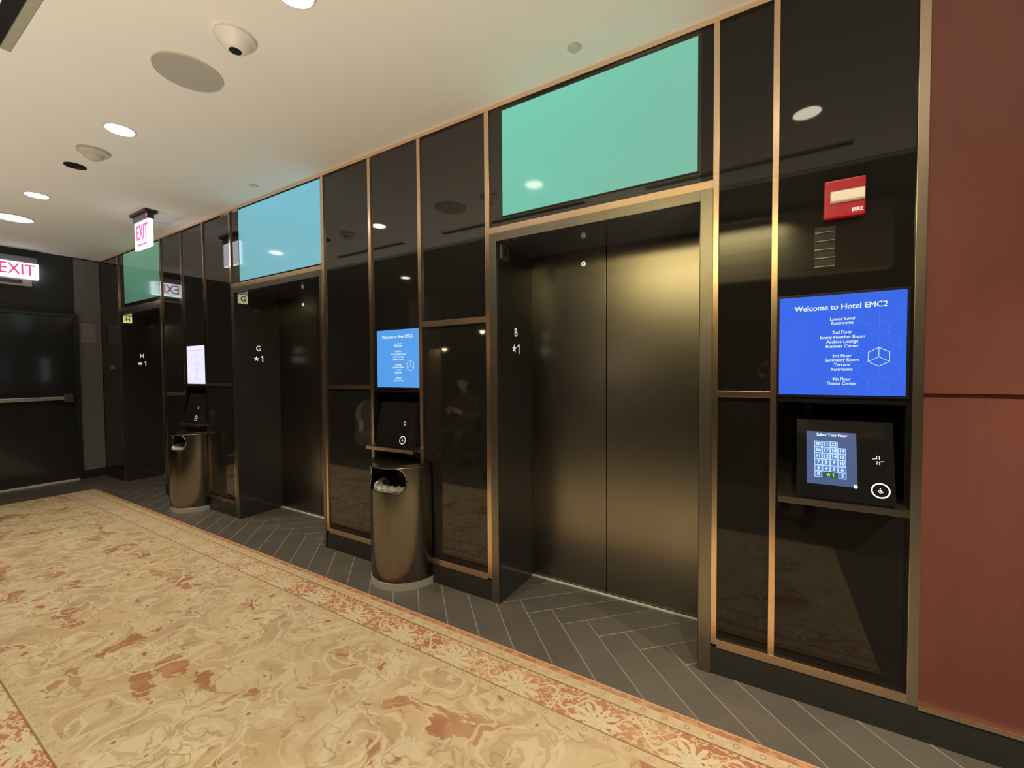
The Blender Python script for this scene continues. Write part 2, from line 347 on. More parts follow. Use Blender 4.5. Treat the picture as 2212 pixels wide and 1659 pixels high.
# ------------------------------------------------------------------ geometry helpers
class MB:
    def __init__(s): s.bm = bmesh.new()
    def box(s, x0, x1, y0, y1, z0, z1, bev=0.0):
        r = bmesh.ops.create_cube(s.bm, size=1.0)
        for v in r['verts']:
            v.co = Vector(((x0+x1)/2+v.co.x*(x1-x0), (y0+y1)/2+v.co.y*(y1-y0), (z0+z1)/2+v.co.z*(z1-z0)))
        if bev:
            es = list({e for v in r['verts'] for e in v.link_edges})
            bmesh.ops.bevel(s.bm, geom=es, offset=bev, segments=2, affect='EDGES', profile=0.7)
        return s
    def lathe(s, prof, cx=0, cy=0, n=48, a0=0.0, a1=2*PI, axis='z', cz=0.0):
        full = abs(a1-a0-2*PI) < 1e-6; m = n if full else n+1; rings = []
        for r, z in prof:
            ring = []
            for i in range(m):
                a = a0+(a1-a0)*i/n; p = (r*math.cos(a), r*math.sin(a), z)
                if axis == 'z': co = (cx+p[0], cy+p[1], cz+p[2])
                elif axis == 'y': co = (cx+p[0], cy+p[2], cz+p[1])
                else: co = (cx+p[2], cy+p[0], cz+p[1])
                ring.append(s.bm.verts.new(co))
            rings.append(ring)
        for a, b in zip(rings, rings[1:]):
            for i in range(n):
                j = (i+1) % m
                try: s.bm.faces.new((a[i], a[j], b[j], b[i]))
                except ValueError: pass
        return s
    def prism(s, pts, d0, d1, axis='y'):
        def P(p, d): return (p[0], d, p[1]) if axis == 'y' else ((d, p[0], p[1]) if axis == 'x' else (p[0], p[1], d))
        a = [s.bm.verts.new(P(p, d0)) for p in pts]; b = [s.bm.verts.new(P(p, d1)) for p in pts]
        s.bm.faces.new(a); s.bm.faces.new(b[::-1]); n = len(pts)
        for i in range(n): s.bm.faces.new((a[i], b[i], b[(i+1) % n], a[(i+1) % n]))
        return s
    def tube(s, pts, r, n=10):
        rings = []
        for i, p in enumerate(pts):
            p = Vector(p); d = (Vector(pts[min(i+1, len(pts)-1)])-Vector(pts[max(i-1, 0)])).normalized()
            t = d.cross(Vector((0, 0, 1)));  t = t.normalized() if t.length > 1e-3 else Vector((1, 0, 0))
            q = d.cross(t).normalized(); rr = r[i] if isinstance(r, (list, tuple)) else r
            rings.append([s.bm.verts.new(p+t*rr*math.cos(2*PI*k/n)+q*rr*math.sin(2*PI*k/n)) for k in range(n)])
        for a, b in zip(rings, rings[1:]):
            for k in range(n): s.bm.faces.new((a[k], a[(k+1) % n], b[(k+1) % n], b[k]))
        s.bm.faces.new(rings[0][::-1]); s.bm.faces.new(rings[-1]); return s
    def build(s, name, m, parent=None, smooth=False, loc=None, rot=None):
        bmesh.ops.recalc_face_normals(s.bm, faces=s.bm.faces)
        me = bpy.data.meshes.new(name); s.bm.to_mesh(me); s.bm.free()
        if smooth:
            for p in me.polygons: p.use_smooth = True
            try: me.set_sharp_from_angle(angle=math.radians(40))
            except Exception: pass
        me.materials.append(m)
        o = bpy.data.objects.new(name, me); C.objects.link(o)
        if parent: o.parent = parent
        if loc: o.location = loc
        if rot: o.rotation_euler = rot
        return o
def thing(name, label, cat, loc=(0, 0, 0), group=None, rotz=0):
    o = bpy.data.objects.new(name, None); C.objects.link(o); o.location = loc; o.rotation_euler = (0, 0, rotz)
    o.empty_display_size = 0.05
    o['label'] = label; o['category'] = cat
    if group: o['group'] = group
    return o
def tag(o, label, cat, group=None):
    o['label'] = label; o['category'] = cat
    if group: o['group'] = group
    return o
def struct(o): o['kind'] = 'structure'; return o
def text_mb(mb, s, size, xf, ext=0.0006, bold=0.0, sx=1.0, align='CENTER'):
    """append lettering (local x right, y up, z out) to a mesh builder through the matrix xf"""
    cu = bpy.data.curves.new('t', 'FONT'); cu.body = s; cu.size = size; cu.align_x = align; cu.align_y = 'CENTER'
    cu.extrude = ext; cu.resolution_u = 3
    ob = bpy.data.objects.new('t', cu); C.objects.link(ob)
    bpy.context.view_layer.update()
    me = bpy.data.meshes.new_from_object(ob.evaluated_get(bpy.context.evaluated_depsgraph_get()))
    bpy.data.objects.remove(ob)
    base = [v.co.copy() for v in me.vertices]
    for k, (dx, dy) in enumerate(((0, 0), (bold, bold*0.6), (-bold, -bold*0.6)) if bold else ((0, 0),)):     # weight of the letters: slightly shifted copies
        for v, c in zip(me.vertices, base): v.co = xf @ Vector((c.x*sx+dx, c.y+dy, c.z+k*0.00002))
        mb.bm.from_mesh(me)
    bpy.data.meshes.remove(me)
def one_pts(h):      # figure 1 with a flag
    return [(0.05*h, -h/2), (0.20*h, -h/2), (0.20*h, h/2), (0.08*h, h/2), (-0.16*h, 0.30*h), (-0.16*h, 0.15*h), (0.05*h, 0.28*h)]
def XF_Y(x, y, z):   # reads facing -y
    return Matrix(((1, 0, 0, x), (0, 0, -1, y), (0, 1, 0, z), (0, 0, 0, 1)))
def XF_X(x, y, z):   # reads facing +x
    return Matrix(((0, 0, 1, x), (1, 0, 0, y), (0, 1, 0, z), (0, 0, 0, 1)))
def line2(mb, p, q, w, xf, t=0.0005):
    p = Vector((p[0], p[1], 0)); q = Vector((q[0], q[1], 0)); d = (q-p); n = Vector((-d.y, d.x, 0)).normalized()*w/2
    ex = d.normalized()*w/2
    vs_ = [mb.bm.verts.new(xf @ v) for v in (p-n-ex, q-n+ex, q+n+ex, p+n-ex)]
    vt = [mb.bm.verts.new(xf @ (v+Vector((0, 0, t)))) for v in (p-n-ex, q-n+ex, q+n+ex, p+n-ex)]
    mb.bm.faces.new(vt)
    for i in range(4): mb.bm.faces.new((vs_[i], vs_[(i+1) % 4], vt[(i+1) % 4], vt[i]))
def star_pts(r, n=5, rot=PI/2, inner=0.42):
    return [((r if i % 2 == 0 else r*inner)*math.cos(rot+i*PI/n), (r if i % 2 == 0 else r*inner)*math.sin(rot+i*PI/n)) for i in range(2*n)]
def poly2(mb, pts, xf, t=0.0006):
    a = [mb.bm.verts.new(xf @ Vector((p[0], p[1], 0))) for p in pts]; b = [mb.bm.verts.new(xf @ Vector((p[0], p[1], t))) for p in pts]
    mb.bm.faces.new(b)
    n = len(pts)
    for i in range(n): mb.bm.faces.new((a[i], a[(i+1) % n], b[(i+1) % n], b[i]))
def ring2(mb, r0, r1, xf, n=40, sx=1.0, t=0.0006):
    A = []
    for i in range(n):
        a = 2*PI*i/n; A.append((mb.bm.verts.new(xf @ Vector((r0*math.cos(a)*sx, r0*math.sin(a), t))), mb.bm.verts.new(xf @ Vector((r1*math.cos(a)*sx, r1*math.sin(a), t)))))
    for i in range(n):
        j = (i+1) % n; mb.bm.faces.new((A[i][0], A[j][0], A[j][1], A[i][1]))

# ------------------------------------------------------------------ key positions along the elevator wall (plane y = 0, lobby at y < 0)
XL, XR = -7.90, 3.0
OPEN_TOP = 2.165; DEPTH = 0.41
BAYS = {   # opening left, right, seam
    'near': (-1.367, -0.262), 'middle': (-4.335, -3.035), 'far': (-7.17, -5.965)}
NICHES = [(0.045, 0.452), (-2.44, -1.985), (-5.395, -4.955)]
NZ0, NZ1 = 0.862, 1.262

# ------------------------------------------------------------------ shell
struct(MB().box(XL-0.2, XR+0.2, -6.6, 0.60, -0.12, 0.0).build('floor', M['floor']))
slots = [(-3.14, -1.45), (-5.0, -3.75), (-0.9, 0.5)]
cb = MB()                         # main ceiling, with the slot of each linear diffuser cut out of it
cb.box(XL-0.2, XR+0.2, -1.57, 0.6, H, H+0.15)
cb.box(XL-0.2, XR+0.2, -1.94, -1.66, H, H+0.15)
xs = XL-0.2
for a, b in sorted(slots):
    cb.box(xs, a, -1.66, -1.57, H, H+0.15); xs = b
cb.box(xs, XR+0.2, -1.66, -1.57, H, H+0.15)
struct(cb.build('ceiling', M['ceiling']))
struct(MB().box(XL-0.2, XR+0.2, -6.6, -1.94, H+0.06, H+0.15).build('ceiling', M['dark_ceiling']))
for i, (a, b) in enumerate(sorted(slots)):
    t = thing('linear_diffuser', ['dark linear air slot in ceiling far down the corridor', 'dark linear air slot with olive lip at top left ceiling', 'dark linear air slot in ceiling nearest the red wall'][i], 'air diffuser', ((a+b)/2, -1.615, H), 'linear air slots in the ceiling')
    hl = (b-a)/2
    if 'slot_lip' not in M: M['slot_lip'] = mat('olive_metal', (0.34, 0.34, 0.26, 1), 0.5, noise=0.1)
    MB().box(-hl+0.002, hl-0.002, 0.010, 0.043, 0.001, 0.03).build('lip', M['slot_lip'], t)
    MB().box(-hl+0.002, hl-0.002, -0.043, 0.008, 0.004, 0.03).build('slot', M['plastic_black'], t)
# walls
wb = MB()
TH = 0.6
segs = []
xs = XL
for k in ('far', 'middle', 'near'):
    segs.append((xs, BAYS[k][0])); xs = BAYS[k][1]
segs.append((xs, 0.470))
nich = sorted(NICHES)
wb2 = MB()
for i, (a, b) in enumerate(segs):
    wb0 = wb
    if i == 3: wb = wb2
    ns = [n for n in nich if a < n[0] < b]
    if ns:
        n0, n1 = ns[0]
        wb.box(a, n0, 0, TH, 0, H); wb.box(n1, b, 0, TH, 0, H)
        wb.box(n0, n1, 0, TH, 0, NZ0-0.006); wb.box(n0, n1, 0, TH, NZ1, H); wb.box(n0, n1, 0.17, TH, NZ0-0.006, NZ1)
    else: wb.box(a, b, 0, TH, 0, H)
    wb = wb0
for k in BAYS:
    a, b = BAYS[k]; wb.box(a, b, 0.0, TH, OPEN_TOP, H); wb.box(a, b, DEPTH+0.07, TH, 0, OPEN_TOP)
struct(wb.build('wall_back', M['black_glass']))
struct(wb2.build('wall_back', M['black_glass_dull']))
struct(MB().box(0.472, XR, 0.0, TH, 1.308, H).box(0.472, XR, 0.0, TH, 0.0, 1.292).box(0.472, XR, 0.012, TH, 1.29, 1.31).build('wall_back', M['redwood']))
struct(MB().box(XL-0.2, XL, -6.6, 0.6, 0, H+0.06).build('wall_left', M['black_matte']))
struct(MB().box(XR, XR+0.2, -6.6, 0.6, 0, H+0.06).build('wall_right', M['dark_ceiling']))
struct(MB().box(XL-0.2, XR+0.2, -6.8, -6.6, 0, H+0.06).build('wall_front', M['black_matte']))
# header beam across the lobby with its timber face
struct(MB().box(-1.85, 1.0, -3.25, -3.10, 2.36, H+0.06).build('wall_header', M['header']))
struct(MB().box(-2.2, 1.1, -3.0, -2.92, 2.945, H+0.06).build('trim_1', M['black_matte']))
struct(MB().box(-7.9, 3.0, -1.99, -1.942, H-0.01, H+0.06).build('trim_2', M['plastic_cream']))
# column in the lounge seen in the mirror of the wall
struct(MB().box(-8.6+1.9, -6.15, -5.1, -4.7, 0, H+0.06).build('wall_column', mat('taupe_plaster', (0.42, 0.36, 0.34, 1), 0.6, noise=0.08)))

# ------------------------------------------------------------------ metal trim of the elevator wall
def vtrim(n, x0, x1, z0, z1, m='gold', y=-0.012):
    struct(MB().box(x0, x1, y, 0.001, z0, z1, 0.0015).build('trim_%d' % n, M[m]))
tn = 10
ZB = 0.140
for x0, x1 in ((-0.210, -0.186), (0.016, 0.039), (-1.449, -1.417), (-1.990, -1.962), (-2.468, -2.440), (-3.006, -2.976),
               (-4.412, -4.382), (-4.945, -4.920), (-5.432, -5.408), (-5.945, -5.920), (-7.225, -7.200)):
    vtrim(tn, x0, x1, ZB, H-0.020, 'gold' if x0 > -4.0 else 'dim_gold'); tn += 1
vtrim(tn, 0.468, 0.499, 0.1265, H-0.001, 'post', -0.010); tn += 1
def htrim(x0, x1, z0, z1, m='gold', y=-0.0135):
    global tn
    struct(MB().box(x0, x1, y, 0.001, z0, z1, 0.0015).build('trim_%d' % tn, M[m])); tn += 1
htrim(XL, 0.468, H-0.024, H-0.0005, 'gold', -0.015)                       # along the ceiling
for a, b in ((-1.962, -1.449),): htrim(a, b, 1.697, 1.733)
for a, b in ((-2.976, -2.468), (-4.920, -4.412), (-0.186, 0.016)): htrim(a, b, 1.279, 1.307)
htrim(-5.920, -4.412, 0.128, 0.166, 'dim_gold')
for a, b in ((-2.976, -1.449), (-0.186, 0.468)): htrim(a, b, 0.128, 0.166)
struct(MB().box(0.50, XR, -0.014, 0.001, 0.118, 0.136, 0.002).build('trim_%d' % tn, M['gold'])); tn += 1
for k, (a, b) in BAYS.items(): htrim({'near': -1.417, 'middle': -4.382, 'far': -7.2}[k], {'near': -0.210, 'middle': -3.006, 'far': -5.945}[k], 2.214, 2.250)
# skirting
for i, (a, b) in enumerate(((-7.9, -7.225), (-5.92, -4.39), (-3.0, -1.42), (-0.215, 0.50), (0.50, XR))):
    struct(MB().box(a, b, -0.010, 0.001, 0, 0.126, 0.002).build('baseboard_back', M['base_black']))
struct(MB().box(XL-0.001, XL+0.012, -0.24, 0.0, 0, 0.11).build('baseboard_left', M['base_black']))

# ------------------------------------------------------------------ elevators
def letter_decal(parent, s, xface, yc, lit):
    mb = MB(); text_mb(mb, s, 0.075, XF_X(0.0, 0, 0), ext=0.0004, bold=0.0012, sx=0.9)
    mb.build('car_letter', M['white_print'], parent, loc=(xface, yc, 1.645))
    mb = MB(); poly2(mb, star_pts(0.028), XF_X(0, -0.022, 0)); poly2(mb, one_pts(0.062), XF_X(0, 0.030, 0))
    mb.build('floor_marker', M['white_print'], parent, loc=(xface, yc, 1.545))
def elevator(key, letter, label, lantern_mat):
    a, b = BAYS[key]; cx = (a+b)/2; w_ = b-a
    t = thing('elevator', label, 'elevator', (cx, 0, 0), 'elevators along the black wall')
    h = w_/2
    # frame on the wall face
    fl = {'near': 1.417, 'middle': 4.382, 'far': 7.2}[key]; fr = {'near': -0.210, 'middle': -3.006, 'far': -5.945}[key]
    f = MB(); f.box(-fl-cx, -h, -0.016, 0.0, 0, 2.214, 0.0015); f.box(h, fr-cx, -0.016, 0.0, 0, 2.214, 0.0015); f.box(-h, h, -0.016, 0.0, OPEN_TOP, 2.214, 0.0015)
    f.build('door_frame', M['frame_steel'], t)
    # lining of the recess
    f = MB(); f.box(-h, -h+0.004, 0.0, DEPTH+0.06, 0, OPEN_TOP-0.004); f.box(h-0.004, h, 0.0, DEPTH+0.06, 0, OPEN_TOP-0.004); f.box(-h, h, 0.0, DEPTH+0.06, OPEN_TOP-0.004, OPEN_TOP)
    f.build('recess_lining', M['black_lacquer'], t)
    # sill and leaves
    s = MB(); s.box(-h+0.004, h-0.004, DEPTH-0.016, DEPTH-0.001, 0.0, 0.009, 0.0015)
    s.build('sill', M['nosing'], t)
    s = MB(); s.box(-h+0.004, h-0.004, DEPTH+0.002, DEPTH+0.06, 0.004, 0.012); s.build('threshold', M['black_matte'], t)
    seam = {'near': -0.842-cx, 'middle': 0, 'far': 0}[key]
    l = MB().box(-h+0.005, seam-0.003, DEPTH, DEPTH+0.03, 0.013, OPEN_TOP-0.005, 0.001).build('door_leaf', M['door_steel'], t)
    r_ = MB().box(seam+0.003, h-0.005, DEPTH, DEPTH+0.03, 0.013, OPEN_TOP-0.005, 0.001).build('door_leaf', M['door_steel'], t)
    # escutcheon of the release key
    k = MB(); k.lathe([(0.006, -0.003), (0.006, -0.0045), (0.013, -0.0045), (0.015, -0.003), (0.015, 0.0)], axis='y', n=24)
    k.build('key_escutcheon', M['white_print'], l, smooth=True, loc=((-h+seam)/2+({'near': 0.115, 'middle': 0.1, 'far': -0.02}[key]), DEPTH, 2.073))
    # car lantern on the left reveal
    lx = -h+0.004
    ln = MB().box(0, 0.012, -0.043, 0.043, -0.042, 0.042, 0.003).build('car_lantern', lantern_mat, t, loc=(lx, 0.062, 2.115))
    mb = MB(); text_mb(mb, letter, 0.07, XF_X(0.0125, 0, 0), ext=0.0003, bold=0.001)
    mb.build('lantern_letter', M['dark_print'], ln)
    letter_decal(t, letter, lx+0.0003, 0.2, True)
    return t
elevator('near', 'B', 'nearest elevator with letter B and a teal-green glass above', M['lantern_dim'])
elevator('middle', 'G', 'middle elevator with letter G on its dark reveal, under the blue glass', M['lantern'])
elevator('far', 'H', 'farthest elevator with a yellow H lantern beside the end wall', M['lantern_y'])

def transom(x0, x1, z0, z1, m, label):
    t = thing('backlit_transom', label, 'light panel', ((x0+x1)/2, 0, (z0+z1)/2), 'backlit glass panels above the elevators')
    hw, hz = (x1-x0)/2, (z1-z0)/2
    MB().box(-hw, hw, -0.004, 0.0, -hz, hz, 0.001).build('glass_pane', m, t)
    f = MB(); b = 0.006
    f.box(-hw-b, -hw, -0.005, 0, -hz-b, hz+b); f.box(hw, hw+b, -0.005, 0, -hz-b, hz+b); f.box(-hw, hw, -0.005, 0, -hz-b, -hz); f.box(-hw, hw, -0.005, 0, hz, hz+b)
    f.build('frame', M['black_matte'], t)
transom(-1.328, -0.276, 2.308, 2.912, M['glass_teal'], 'large teal-green backlit glass panel above elevator B')
transom(-4.24, -3.018, 2.266, 2.926, M['glass_blue'], 'sky-blue backlit glass panel above elevator G')
transom(-7.02, -5.97, 2.30, 2.925, M['glass_green'], 'dull green backlit glass panel above farthest elevator')

# ------------------------------------------------------------------ directory screens
def directory(x0, label, face, text, line, logo):
    x1 = x0+0.402; z0, z1 = 1.296, 1.696
    t = thing('directory_screen', label, 'screen', (x0, 0, z0), 'directory screens between the elevators')
    MB().box(-0.012, x1-x0+0.010, -0.006, 0.0, -0.010, z1-z0+0.010, 0.002).build('bezel', M['plastic_black'], t)
    MB().box(0, x1-x0, -0.0075, -0.006, 0, z1-z0).build('display', face, t)
    X = XF_Y(0, -0.0076, 0)
    mb = MB()
    text_mb(mb, 'Welcome to Hotel EMC2', 0.0305, XF_Y(0.200, -0.0076, 0.351), ext=0.0002, bold=0.0007, sx=0.92)
    mb.build('heading', text, t)
    for blk in ((('Lower Level', 1.599), ('Restrooms', 1.583)), (('2nd Floor', 1.546), ('Emmy Noether Room', 1.527), ('Archive Lounge', 1.509), ('Business Center', 1.491)),
                (('3rd Floor', 1.452), ('Symmetry Room', 1.436), ('Terrace', 1.417), ('Restrooms', 1.399)), (('4th Floor', 1.360), ('Fitness Center', 1.343))):
        mb = MB()
        for s, z in blk: text_mb(mb, s, 0.0172, XF_Y(0.210, -0.0076, z-z0), ext=0.0002, bold=0.0004, sx=0.92)
        mb.build('floor_entry', text, t)
    # hexagon lattice, lighter blue
    mb = MB(); s = 0.0355; cx, cz = 0.323, 0.150
    def hp(k, c, r=s): return (c[0]+r*math.cos(PI/2+k*PI/3)*1.0, c[1]+r*math.sin(PI/2+k*PI/3))
    dx = s*math.sqrt(3)
    cells = [(-1, 1, 'h'), (1, 1, 'y'), (0, 2, 'y'), (-1, 3, 'p'), (1, 3, 'h'), (-1, -1, 'h'), (1, -1, 'h'), (0, -2, 'y'), (2, 0, 'p'), (-2, 0, 'p'), (-3, -1, 'p'), (0, 4, 'p'), (-2, 2, 'h'), (1, -3, 'p'), (-1, -3, 'p')]
    inside = lambda p: 0.006 < p[0] < x1-x0-0.004 and 0.006 < p[1] < z1-z0-0.06
    for i, j, kd in cells:
        c = (cx+i*dx/2, cz+j*s*1.5)
        ks = range(6) if kd != 'p' else (0, 1, 2)
        for k in ks:
            p, q = hp(k, c), hp(k+1, c)
            if inside(p) and inside(q): line2(mb, p, q, 0.0011, X, 0.0002)
        if kd == 'y':
            for k in (0, 2, 4):
                if inside(hp(k, c)): line2(mb, c, hp(k, c), 0.0011, X, 0.0002)
    mb.build('lattice', line, t)
    mb = MB(); X2 = XF_Y(0, -0.0079, 0); c = (cx, cz); R = 0.036
    for k in range(6): line2(mb, hp(k, c, R), hp(k+1, c, R), 0.0022, X2, 0.0003)
    for k in (0, 2, 4): line2(mb, c, hp(k, c, R), 0.0018, X2, 0.0003)
    mb.build('hexagon_logo', logo, t)
directory(0.047, 'blue directory screen next to the red-brown wall, largest in view', M['scr_blue'], M['scr_text'], M['scr_line'], M['scr_text'])
directory(-2.398, 'light blue directory screen between elevators B and G', M['scr_cyan'], M['scr_text'], M['scr_linec'], M['scr_text'])
directory(-5.345, 'washed-out white directory screen beyond elevator G', M['scr_pale'], M['scr_textp'], M['scr_textp'], M['scr_textp'])

# ------------------------------------------------------------------ niche ledges and touch kiosks
def kiosk(nx0, nx1, label, ledge_label, lit):
    w_ = nx1-nx0
    l = thing('niche_ledge', ledge_label, 'ledge', (nx0, 0, NZ0), 'ledges under the touch kiosks')
    MB().box(0.001, w_-0.001, -0.085, 0.168, 0.0005, 0.0195, 0.001).build('ledge_plate', M['frame_steel'], l)
    MB().box(0.001, w_-0.001, -0.088, -0.0852, -0.003, 0.021, 0.001).build('front_lip', M['gold' if not lit else 'frame_steel'], l)
    t = thing('touch_kiosk', label, 'kiosk', (nx0+0.068, -0.065, NZ0+0.020), 'floor selection kiosks in the wall niches')
    KW, KH = 0.305, 0.315; tilt = math.radians(14)
    def P(u, v, d=0.0):     # u along, v up the glass, d out of the glass
        return Vector((u, v*math.sin(tilt)-d*math.cos(tilt), v*math.cos(tilt)+d*math.sin(tilt)))
    X = Matrix(((1, 0, 0, 0), (0, math.sin(tilt), -math.cos(tilt), 0), (0, math.cos(tilt), math.sin(tilt), 0.004), (0, 0, 0, 1)))
    # wedge body
    D = 0.185
    yb = KH*math.sin(tilt); zt = KH*math.cos(tilt)+0.002
    b = MB().prism([(0.003, 0.0005), (yb+0.003, zt), (D, zt), (D, 0.0005)], 0.0, KW, axis='x')
    b.build('housing', M['black_lacquer'], t)
    gp = MB(); poly2(gp, [(0.001, 0.001), (KW-0.001, 0.001), (KW-0.001, KH-0.002), (0.001, KH-0.002)], X @ Matrix.Translation((0, 0, -0.001)), 0.004)
    gp.build('glass_front', M['kiosk_glass'], t)
    XF = X @ Matrix.Translation((0, 0, 0.0034))
    # accessibility button with its ring, and the cross mark
    mb = MB(); ring2(mb, 0.0235, 0.0285, XF @ Matrix.Translation((0.261, 0.055, 0)))
    Y = XF @ Matrix.Translation((0.261, 0.055, 0))
    ring2(mb, 0.004, 0.0062, Y @ Matrix.Translation((-0.001, -0.003, 0)), n=16)
    poly2(mb, [(-0.002, 0.004), (0.001, 0.004), (0.001, 0.0), (0.007, -0.005), (0.008, -0.0075), (0.004, -0.006), (-0.002, -0.0005)], Y)
    ring2(mb, 0.0, 0.0022, Y @ Matrix.Translation((-0.001, 0.0075, 0)), n=12)
    mb.build('access_button', M['white_print'], t)
    mb = MB(); Z = XF @ Matrix.Translation((0.257, 0.168, 0))
    for s in (1, -1):
        line2(mb, (s*0.0035, s*0.015), (s*0.0035, s*0.004), 0.002, Z)
    line2(mb, (-0.004, 0.016), (-0.004, 0.006), 0.002, Z); line2(mb, (-0.004, 0.006), (-0.016, 0.004), 0.002, Z)
    line2(mb, (0.004, -0.016), (0.004, -0.005), 0.002, Z); line2(mb, (0.004, -0.005), (0.017, -0.003), 0.002, Z)
    mb.build('cross_mark', M['white_print'], t)
    if not lit: return
    # lit display
    mb = MB(); A = XF @ Matrix.Translation((0.032, 0.057, 0)); DW, DH = 0.161, 0.210
    poly2(mb, [(0, 0), (DW, 0), (DW, DH), (0, DH)], A, 0.0005); d = mb.build('display', M['touch'], t)
    B = A @ Matrix.Translation((0, 0, 0.0006))
    mb = MB(); text_mb(mb, 'Select Your Floor', 0.0165, B @ Matrix.Translation((DW*0.52, DH-0.012, 0)), ext=0.0002, bold=0.0006, sx=0.84); mb.build('heading', M['key'], t)
    rows = [['20', '21', '22', ''], ['16', '17', '18', '19'], ['11', '12', '14', '15'], ['7', '8', '9', '10'], ['3', '4', '5', '6'], ['0', '*', '', '2']]
    ko, ki, kt = MB(), MB(), MB(); cw, chh = 0.0255, 0.0242; x0, y0 = 0.026, DH-0.050
    for r, row in enumerate(rows):
        for c_, s in enumerate(row):
            if s in ('', '*'): continue
            ux, uy = x0+(c_+0.5)*cw, y0-r*chh
            q = lambda m_: [(ux-cw/2+m_, uy-chh/2+m_), (ux+cw/2-m_, uy-chh/2+m_), (ux+cw/2-m_, uy+chh/2-m_), (ux-cw/2+m_, uy+chh/2-m_)]
            poly2(ko, q(0.0004), B, 0.0003); poly2(ki, q(0.0021), B, 0.0005)
            text_mb(kt, s, 0.0185, B @ Matrix.Translation((ux, uy, 0.0006)), ext=0.0002, bold=0.0008, sx=0.92)
    ko.build('key_outline', M['key'], t); ki.build('key_face', M['key_in'], t); kt.build('key_number', M['key'], t)
    gx0, gx1 = x0+cw, x0+3*cw; gy = y0-5*chh
    mb = MB(); poly2(mb, [(gx0+0.001, gy-chh/2+0.001), (gx1-0.001, gy-chh/2+0.001), (gx1-0.001, gy+chh/2-0.002), (gx0+0.001, gy+chh/2-0.002)], B, 0.0004); mb.build('lobby_key', M['key_green'], t)
    mb = MB(); Cc = B @ Matrix.Translation(((gx0+gx1)/2-0.006, gy, 0.0006)); poly2(mb, star_pts(0.008), Cc, 0.0003)
    poly2(mb, one_pts(0.014), B @ Matrix.Translation(((gx0+gx1)/2+0.009, gy, 0.0006)), 0.0003); mb.build('lobby_mark', M['green_text'], t)
    mb = MB(); ring2(mb, 0.0, 0.0065, XF @ Matrix.Translation((0.187, 0.060, 0.0008)), n=20); mb.build('status_light', M['led_green'], t)
kiosk(*NICHES[0], 'black tilted touch kiosk with lit floor keypad, beneath the largest blue screen', 'grey metal ledge under the lit keypad kiosk by the red wall', True)
kiosk(*NICHES[1], 'black glass kiosk with white ring button behind the nearer bin', 'rose gold lipped ledge just above the nearer bin', False)
kiosk(*NICHES[2], 'dark kiosk with a white ring button above the farther bin', 'narrow ledge hidden above the farther bin', False)

# ------------------------------------------------------------------ half-round bins
def trash_bin(cx, label, r=0.232, top=0.81):
    t = thing('trash_bin', label, 'bin', (cx, -0.012, 0), 'half-round metal bins against the wall')
    a0, a1 = PI, 2*PI
    # shell with a rounded slot in the front: grid of angle x height, faces inside the slot removed
    n, zs = 96, [0.044+i*(top-0.02-0.044)/110 for i in range(111)]
    bm = bmesh.new(); grid = []
    for z in zs: grid.append([bm.verts.new((r*math.cos(a0+PI*i/n), r*math.sin(a0+PI*i/n), z)) for i in range(n+1)])
    sa, sb, zc, hh = math.radians(214), math.radians(316), 0.708, 0.076
    def slot(a, z):
        s = (a-(sa+sb)/2)*r; hw = (sb-sa)/2*r-hh*0.75
        dx = max(abs(s)-hw, 0)/0.75
        return dx*dx+(z-zc)**2 < hh*hh
    for j in range(len(zs)-1):
        for i in range(n):
            if not slot(a0+PI*(i+.5)/n, (zs[j]+zs[j+1])/2): bm.faces.new((grid[j][i], grid[j][i+1], grid[j+1][i+1], grid[j+1][i]))
    mb = MB(); mb.bm.free(); mb.bm = bm
    ob = mb.build('shell', M['bin_steel'], t, smooth=True)
    md = ob.modifiers.new('wall', 'SOLIDIFY'); md.thickness = 0.003; md.offset = 1
    # rim of the slot
    pts = []
    hw = (sb-sa)/2*r-hh*0.75; cs = (sa+sb)/2
    for k in range(49):
        th = 2*PI*k/48; px = math.cos(th)*hh*0.75+(hw if math.cos(th) > 0 else -hw); pz = math.sin(th)*hh
        a = cs+px/r; pts.append(((r+0.001)*math.cos(a), (r+0.001)*math.sin(a), zc+pz))
    MB().tube(pts, 0.0032, 8).build('slot_rim', M['chrome'], t, smooth=True)
    MB().box(-r, r, 0.0, 0.004, 0.0, top, 0.001).build('back_plate', M['bin_steel'], t)
    # flat lid
    prof = [(r*math.cos(a0+PI*i/64), r*math.sin(a0+PI*i/64)) for i in range(65)]
    MB().prism(prof, top-0.02, top, axis='z').build('lid', M['bin_steel'], t)
    R = r+0.006
    prof = [(R*math.cos(a0+PI*i/64), R*math.sin(a0+PI*i/64)) for i in range(65)]
    MB().prism(prof, 0.0, 0.044, axis='z').build('base_band', M['band'], t)
    # bag collar inside
    b = MB(); rr = r-0.012
    b.lathe([(rr, 0.58), (rr-0.01, 0.640), (rr-0.035, 0.658), (rr-0.065, 0.652), (rr-0.075, 0.58)], n=60, a0=a0+0.05, a1=a1-0.05)
    for v in b.bm.verts:
        a = math.atan2(v.co.y, v.co.x); v.co.z += 0.006*math.sin(a*23)+0.004*math.sin(a*41)
    b.build('bag_liner', mat('clear_bag', (0.36, 0.36, 0.33, 1), 0.25, noise=0.2, nscale=30), t, smooth=True)
    MB().lathe([(0.0, 0.55), (rr, 0.55)], n=40, a0=a0, a1=a1).build('inner_floor', M['black_matte'], t)
trash_bin(-2.13, 'half-round bronze metal bin under the light blue screen, nearer of two')
trash_bin(-5.17, 'half-round bronze metal bin far down under the white screen')

